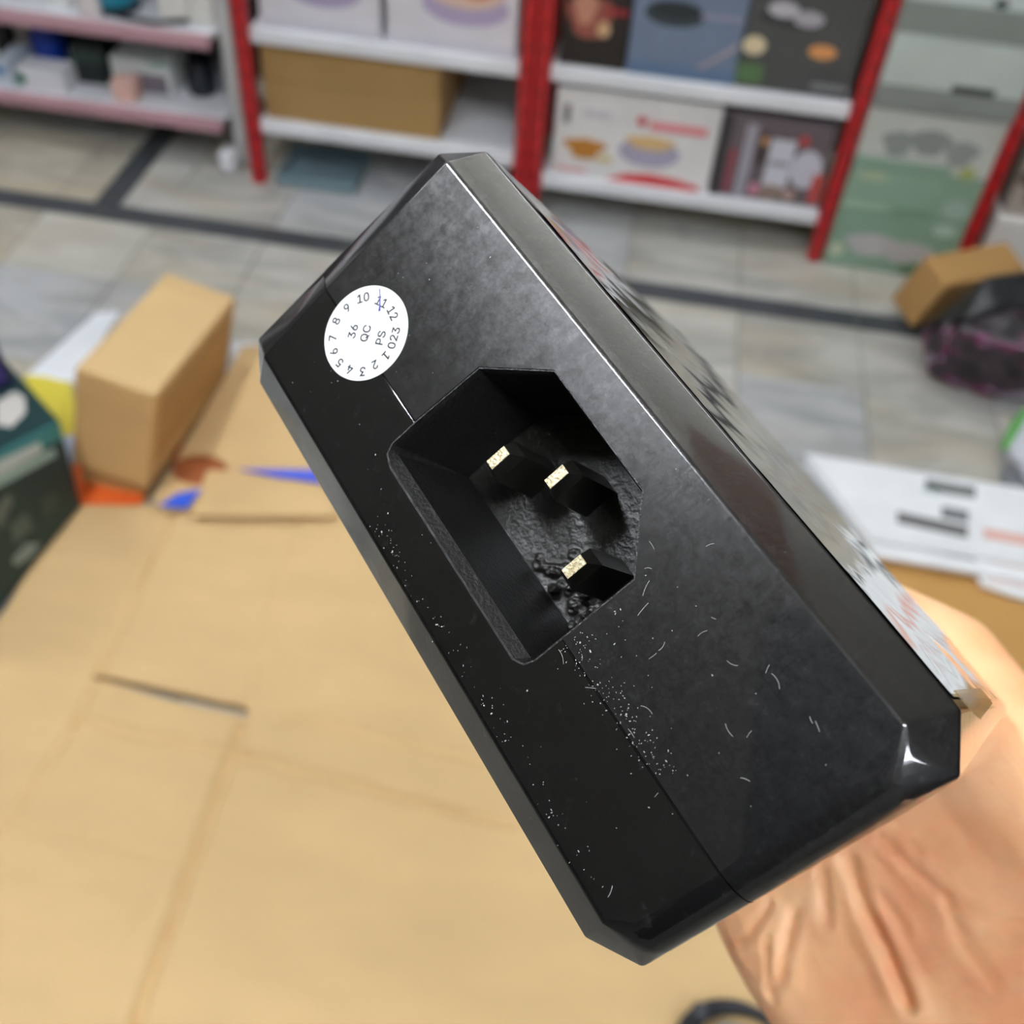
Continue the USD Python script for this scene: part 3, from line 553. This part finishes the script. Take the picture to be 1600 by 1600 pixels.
soc = (liner_out ^ mani(bx2((-50, -50, -16), (50, 50, -.08)))) - cut_in - chamfer
soc_m = soc.refine_to_length(.8)
so = obj('inlet_socket', soc_m, SOCKET, ad, smooth=28, scale=S, label='recessed black mains inlet with a worn moulded rim')
# floor of the inlet with blobs of moulded plastic
gx = np.linspace(-12, 12, 120); gy = np.linspace(-4, 13, 86)
GX, GY = np.meshgrid(gx, gy)
Z = -13.45 + .10 * (meshkit.fbm(np.c_[GX.ravel() * 1.2, GY.ravel() * 1.2, np.zeros(GX.size)], 4, 5) - .5).reshape(GX.shape)
rb = np.random.default_rng(5)
for k in range(36):
    bxc, byc, br = rb.uniform(0, 9.5), rb.normal(-.9, 1.1), rb.uniform(.18, .5)
    dd = np.hypot(GX - bxc, GY - byc); Z += .35 * np.exp(-((dd - br) / (.13)) ** 2) + .12 * np.exp(-(dd / br) ** 2)
V = np.c_[GX.ravel(), GY.ravel(), Z.ravel()]; n_ = len(gx)
Fq = [[j * n_ + i, j * n_ + i + 1, (j + 1) * n_ + i + 1, (j + 1) * n_ + i] for j in range(len(gy) - 1) for i in range(n_ - 1)]
vv, ff, _ = meshkit.arrays((V, np.array(Fq)))
obj('inlet_floor', trimesh.Trimesh(vv, ff, process=False), SOCKET_FLOOR, so, smooth=True, scale=S)
# three pins: chamfered blades
def pin(cx, cy, top):
    s = lambda hx, hy, w: [(cx + a * hx, cy + b * hy, w) for a in (-1, 1) for b in (-1, 1)]
    shank = mani(hull(s(.52, 1.10, top) + s(.98, 1.75, top - 1.6) + s(1.0, 1.9, -14.5)))
    p = obj('pin', shank, plain((22, 21, 18), .35, metal=0), ad, smooth=False, scale=S, label='dark shank of a mains pin')
    obj('pin_tip', bx((cx, cy, top + .02), (1.02, 2.18, .12), .03), PIN, p, smooth=False, scale=S, label='bright worn metal pin end')
pin(-6.12, 3.42, -4.0); pin(-.88, 6.75, -4.0); pin(6.65, 3.35, -4.0)

# round quality sticker, laid over the seam
SC = np.array([-23.3, .87]); SR = 4.68
st = obj('sticker', prism(Polygon([(SC[0] + SR * math.cos(t_), SC[1] + SR * math.sin(t_)) for t_ in np.linspace(0, 2 * math.pi, 96, endpoint=False)]), .02, .085), PAPER, ad, smooth=False, scale=S, label='round white quality sticker with printed month numbers')
def word(text, at, h, ang, name='printed_number'):
    t = meshkit.text_mesh(text, h, .012, bold=True); t.apply_translation([-(t.bounds[0, 0] + t.bounds[1, 0]) / 2, -(t.bounds[0, 1] + t.bounds[1, 1]) / 2, 0])
    t.apply_transform(trimesh.transformations.rotation_matrix(ang, [0, 0, 1])); t.apply_translation([at[0], at[1], .085])
    obj(name, t, INK, st, smooth=False, scale=S)
STICK = [('10', (-26.434, 2.645), 1.056), ('11', (-24.594, 3.871), 0.407), ('12', (-22.767, 4.135), -0.162), ('1', (-19.77, 1.258), -1.461), ('2', (-19.902, -0.106), -1.851), ('3', (-20.31, -1.486), -2.238), ('4', (-21.5, -2.448), -2.645), ('5', (-22.869, -2.909), -3.028), ('6', (-24.252, -2.774), -3.397), ('7', (-25.558, -2.116), -3.789), ('8', (-26.696, -0.877), -4.237), ('9', (-26.926, 0.759), -4.682), ('36', (-24.427, -0.064), 2.222), ('QC', (-23.225, 0.872), 2.222), ('PS', (-21.684, 1.823), 2.222), ('023', (-20.635, 2.862), 2.222)]
for text, (x, y), ang in STICK: word(text, (x, y), (.86 if len(text) < 3 and text != '36' and text != 'QC' and text != 'PS' else .84), ang, 'printed_number' if text.isdigit() else 'printed_letters')
PEN = [[-25.849, 4.467], [-25.127, 4.067], [-24.322, 3.476], [-23.987, 3.199]]
obj('pen_mark', tube([(x, y, .095) for x, y in PEN], [.05, .06, .09, .12][:len(PEN)], 6), INK_BLUE, st, smooth=True, scale=S, label='violet pen tick over the number eleven')

# clear tape over the label side, with a serrated end
us = np.linspace(-27, 33.0, 90); ws = np.linspace(-3.6, -60, 40)
def side_v(u, w): return 20.08 + (u + 32) * .009 + 1.9 * np.clip((-w - 3.3) / 56.7, 0, 1)
UU, WW = np.meshgrid(us, ws)
VV = side_v(UU, WW) + .16 + .26 * (meshkit.fbm(np.c_[UU.ravel() * .13, WW.ravel() * .05, np.zeros(UU.size)], 3, 4) - .5).reshape(UU.shape)
V = np.c_[UU.ravel(), VV.ravel(), WW.ravel()]; n_ = len(us)
Fq = [[j * n_ + i, j * n_ + i + 1, (j + 1) * n_ + i + 1, (j + 1) * n_ + i] for j in range(len(ws) - 1) for i in range(n_ - 1)]
top_n = len(V); V2 = V.copy(); V2[:, 1] -= .3
Fall = Fq + [[a + top_n for a in f[::-1]] for f in Fq]
edge = [j * n_ for j in range(len(ws))]; 
vv, ff, _ = meshkit.arrays((np.vstack([V, V2]), np.array(Fall)))
tt = trimesh.Trimesh(vv, ff, process=False)
tp = obj('clear_tape', tt, TAPE, ad, smooth=True, scale=S, label='shiny clear tape over the label side')
poly = [(32.6, -4.5)]
nT = 12
for k in range(nT):
    w_ = -5 - k * 2.4; e_ = 34.6 - k * .12; poly += [(e_, w_), (e_ + .55, w_ - 1.2)]
poly += [(33.1, -5 - nT * 2.4), (32.0, -34)]
te = prism(poly, 0, .12); v = te.vertices.copy()
te.vertices = np.stack([v[:, 0], side_v(v[:, 0], v[:, 1]) + .38 + v[:, 2] + .02 * np.maximum(v[:, 0] - 34, 0), v[:, 1]], 1); te.fix_normals()
obj('tape_end', te, TAPE_END, tp, smooth=False, scale=S, label='serrated brownish end of the tape')

# dust, lint and scratches on the end face
dm = []
rd = np.random.default_rng(11)
def speck(u, v, r_, w=.0):
    a = rd.uniform(0, 3.14); e = rd.uniform(.8, 2.6)
    b = trimesh.creation.icosphere(0, 1.0); b.apply_scale([r_ * e, r_, .012]); b.apply_transform(trimesh.transformations.rotation_matrix(a, [0, 0, 1])); b.apply_translation([u, v, .012 + w]); return b
def free(u, v): return not (Polygon(OPEN).buffer(.4).contains(Point(u, v)) or np.hypot(u - SC[0], v - SC[1]) < SR + .2) and -29 < u < 32 and -8.7 < v < 16
for k in range(380):
    mode = rd.random()
    if mode < .35: u, v = rd.uniform(12, 26), rd.normal(.7, .7)
    elif mode < .65: u, v = rd.uniform(-8, 30), rd.normal(-8.6, .5)
    elif mode < .8: u, v = rd.normal(12, 4), rd.normal(4, 3)
    else: u, v = rd.uniform(-30, 32), rd.uniform(-9, 16)
    if free(u, max(v, -8.69)): dm.append(speck(u, v, rd.choice([.035, .05, .075], p=[.75, .2, .05]), -.05 if v < 0 else 0))
for k in range(24):
    u, v = (rd.uniform(11, 31), rd.uniform(-8, 14)) if k < 24 else (rd.uniform(-28, 0), rd.uniform(4, 15))
    if not free(u, v): continue
    a, L, cv = rd.uniform(0, 6.28), rd.uniform(.4, 1.5), rd.uniform(-1.2, 1.2)
    s_l = np.linspace(0, 1, 9); th = a + cv * s_l; q = np.c_[u + np.cumsum(np.cos(th)) * L / 9, v + np.cumsum(np.sin(th)) * L / 9, np.full(9, .02 - (.05 if v < 0 else 0))]
    dm.append(tube(q, .022, 4))
obj('dust', trimesh.util.concatenate(dm), DUST, ad, smooth=False, scale=S, kind='stuff')

# ------------------------------------------------------------------ the phone that takes the picture: its dark back is mirrored in the end face
C4 = np.eye(4); C4[:3, :3] = MC.T; C4[:3, 3] = CAM                  # axes of the phone: right, down, towards the adapter
ph = thing('smartphone', 'dark teal smartphone mirrored in the lower part of the glossy adapter face', 'phone', mat=C4)
PHONE = plain((14, 26, 30), .35)
ho = mani(hull([(x, y, z) for (x, y) in Polygon(sbox(-46, -16, 16, 128)).buffer(6).exterior.coords for z in (-13, -5.2)])) - mani(hull([(7 * math.cos(t_), 7 * math.sin(t_), z) for t_ in np.linspace(0, 6.2, 24) for z in (-16, -2)]))
obj('phone_body', ho, PHONE, ph, scale=.001)
for (cx, cy) in ((0, 0), (0, 21), (-19, 10)):
    o_ = mani(hull([(cx + 7.5 * math.cos(t_), cy + 7.5 * math.sin(t_), z) for t_ in np.linspace(0, 6.2, 28) for z in (-7, -4.4)])) - mani(hull([(cx + 5.5 * math.cos(t_), cy + 5.5 * math.sin(t_), z) for t_ in np.linspace(0, 6.2, 28) for z in (-12, 2)]))
    obj('lens_ring', o_, GREY_METAL, ph, scale=.001)

# ------------------------------------------------------------------ the hand, in the adapter's axes so that it holds it
def bone(chain):
    out = []
    for (a, b) in zip(chain[:-1], chain[1:]):
        out.append(mani(hull(np.vstack([sph * a[3] + a[:3], sph * b[3] + b[:3]]))))
    return out
bones = []
W0 = -113
MCP = dict(i=(6, 9.5, W0, 10.8), m=(-3, 1, W0 - 2, 11), r=(2, -12, W0 - 1, 10.5), p=(12, -25, W0, 10))
HEEL = [(45, -25, W0 + 3, 14.5), (72, -21, W0 + 5, 18), (80, 12, W0 + 8, 18), (40, 8, W0 + 2, 15), (36, 14, W0 + 5, 13.5), (23, 15, W0 + 3, 13)]
WR = [(122, 6, W0 + 3, 19), (124, -16, W0 + 2, 18)]
def blobhull(*js): return mani(hull(np.vstack([sph * j[3] + np.array(j[:3]) for j in js])))
bones += [blobhull(MCP['i'], MCP['m'], HEEL[3], HEEL[5], HEEL[4]), blobhull(MCP['m'], MCP['r'], HEEL[3], HEEL[0]), blobhull(MCP['r'], MCP['p'], HEEL[0]), blobhull(HEEL[0], HEEL[1], HEEL[3]),
          blobhull(HEEL[1], HEEL[2], HEEL[3], WR[0], WR[1]), blobhull(HEEL[4], HEEL[2], HEEL[3])]
bones += bone([(*[(WR[0][i] + WR[1][i]) / 2 for i in range(3)], 22), (190, -4, W0 + 8, 27), (300, 0, W0 + 20, 33)])
bones += bone([MCP['i'], (-41, 9.5, W0 + 2, 9.4), (-48, 10, W0 + 24, 8.6), (-45.5, 10, W0 + 42, 7.6)])
bones += bone([MCP['m'], (-46, 1, W0, 9.8), (-49, 1, W0 + 27, 8.8), (-46, 1, W0 + 48, 7.8)])
bones += bone([MCP['r'], (-40, -12, W0, 9.4), (-48, -11, W0 + 23, 8.5), (-46, -10, W0 + 44, 7.6)])
bones += bone([MCP['p'], (-20, -27, W0 + 4, 8.6), (-30, -25, W0 + 26, 7.8), (-22, -21.5, W0 + 42, 7.0)])
bones += bone([(78, 16, W0 + 9, 17), (62, 38, W0 + 13, 12.5), (47, 62, W0 + 23, 10.5), (30, 66, W0 + 40, 8.8)])
hm = m3.Manifold()
for b in bones: hm = hm + b
mm = hm.refine_to_length(2.2).to_mesh(); ht = trimesh.Trimesh(mm.vert_properties[:, :3], mm.tri_verts, process=True)
trimesh.smoothing.filter_taubin(ht, lamb=.5, nu=.52, iterations=40)
near = (ht.vertices[:, 0] > 20) & (ht.vertices[:, 0] < 95) & (ht.vertices[:, 2] > W0 - 12)
fsel = near[ht.faces].all(1)
vv, ff = trimesh.remesh.subdivide(ht.vertices, ht.faces, face_index=np.nonzero(fsel)[0])
ht = trimesh.Trimesh(vv, ff, process=True)
near = (ht.vertices[:, 0] > 24) & (ht.vertices[:, 0] < 90) & (ht.vertices[:, 2] > W0 - 10)
CREASE = [([[37.89, -4.67], [43.48, -3.5], [49.62, -1.95], [54.74, 1.19], [58.4, 5.77]], 0.55, 0.8), ([[37.3, -10.56], [45.32, -12.77], [51.7, -13.78], [57.7, -15.11]], 0.8, 1.3), ([[37.05, -15.23], [40.33, -17.02], [43.14, -18.72]], 0.6, 0.8), ([[39.49, -22.35], [45.99, -29.93], [47.71, -33.47]], 0.7, 0.8), ([[36.89, -25.01], [38.91, -32.21], [38.6, -37.68]], 0.5, 0.8), ([[40.96, -28.75], [47.17, -33.6]], 0.5, 0.6), ([[41.32, -36.34], [44.43, -35.92]], 0.5, 0.6), ([[38.14, -9.63], [44.28, -9.84], [49.62, -9.53]], 0.6, 0.5), ([[49.62, -1.95], [55.87, -3.66], [61.35, -3.37]], 0.7, 0.4), ([[38.78, -3.29], [42.55, -1.2]], 0.5, 0.5)]
vt = ht.vertices.copy(); dep = np.zeros(len(vt))
for line, wd, dp in CREASE:
    dp = dp * .95; wd = wd * 1.0
    L = np.array(line)
    best = np.full(len(vt), 1e9)
    for a, b in zip(L[:-1], L[1:]):
        d = b - a; s = np.clip(((vt[:, :2] - a) @ d) / (d @ d), 0, 1); best = np.minimum(best, np.linalg.norm(vt[:, :2] - a - s[:, None] * d, axis=1))
    dep += dp * (np.exp(-(best / wd) ** 2) - .45 * np.exp(-((best - 2.4 * wd) / (1.5 * wd)) ** 2))
dep += .25 * (meshkit.fbm(vt * np.array([.12, .12, .05]), 3, 8) - .5)
face_w = np.clip(ht.vertex_normals[:, 2] * 1.4, 0, 1) * (vt[:, 0] > 15) * (vt[:, 0] < 110)
vt[:, 2] -= dep * face_w
ht = trimesh.Trimesh(vt, ht.faces, process=False)
# no skin may poke into the adapter
hand = thing('hand', 'bare right hand seen from the palm, holding up the black power adapter', 'hand', mat=A4)
obj('skin', ht, SKIN, hand, smooth=True, scale=S)
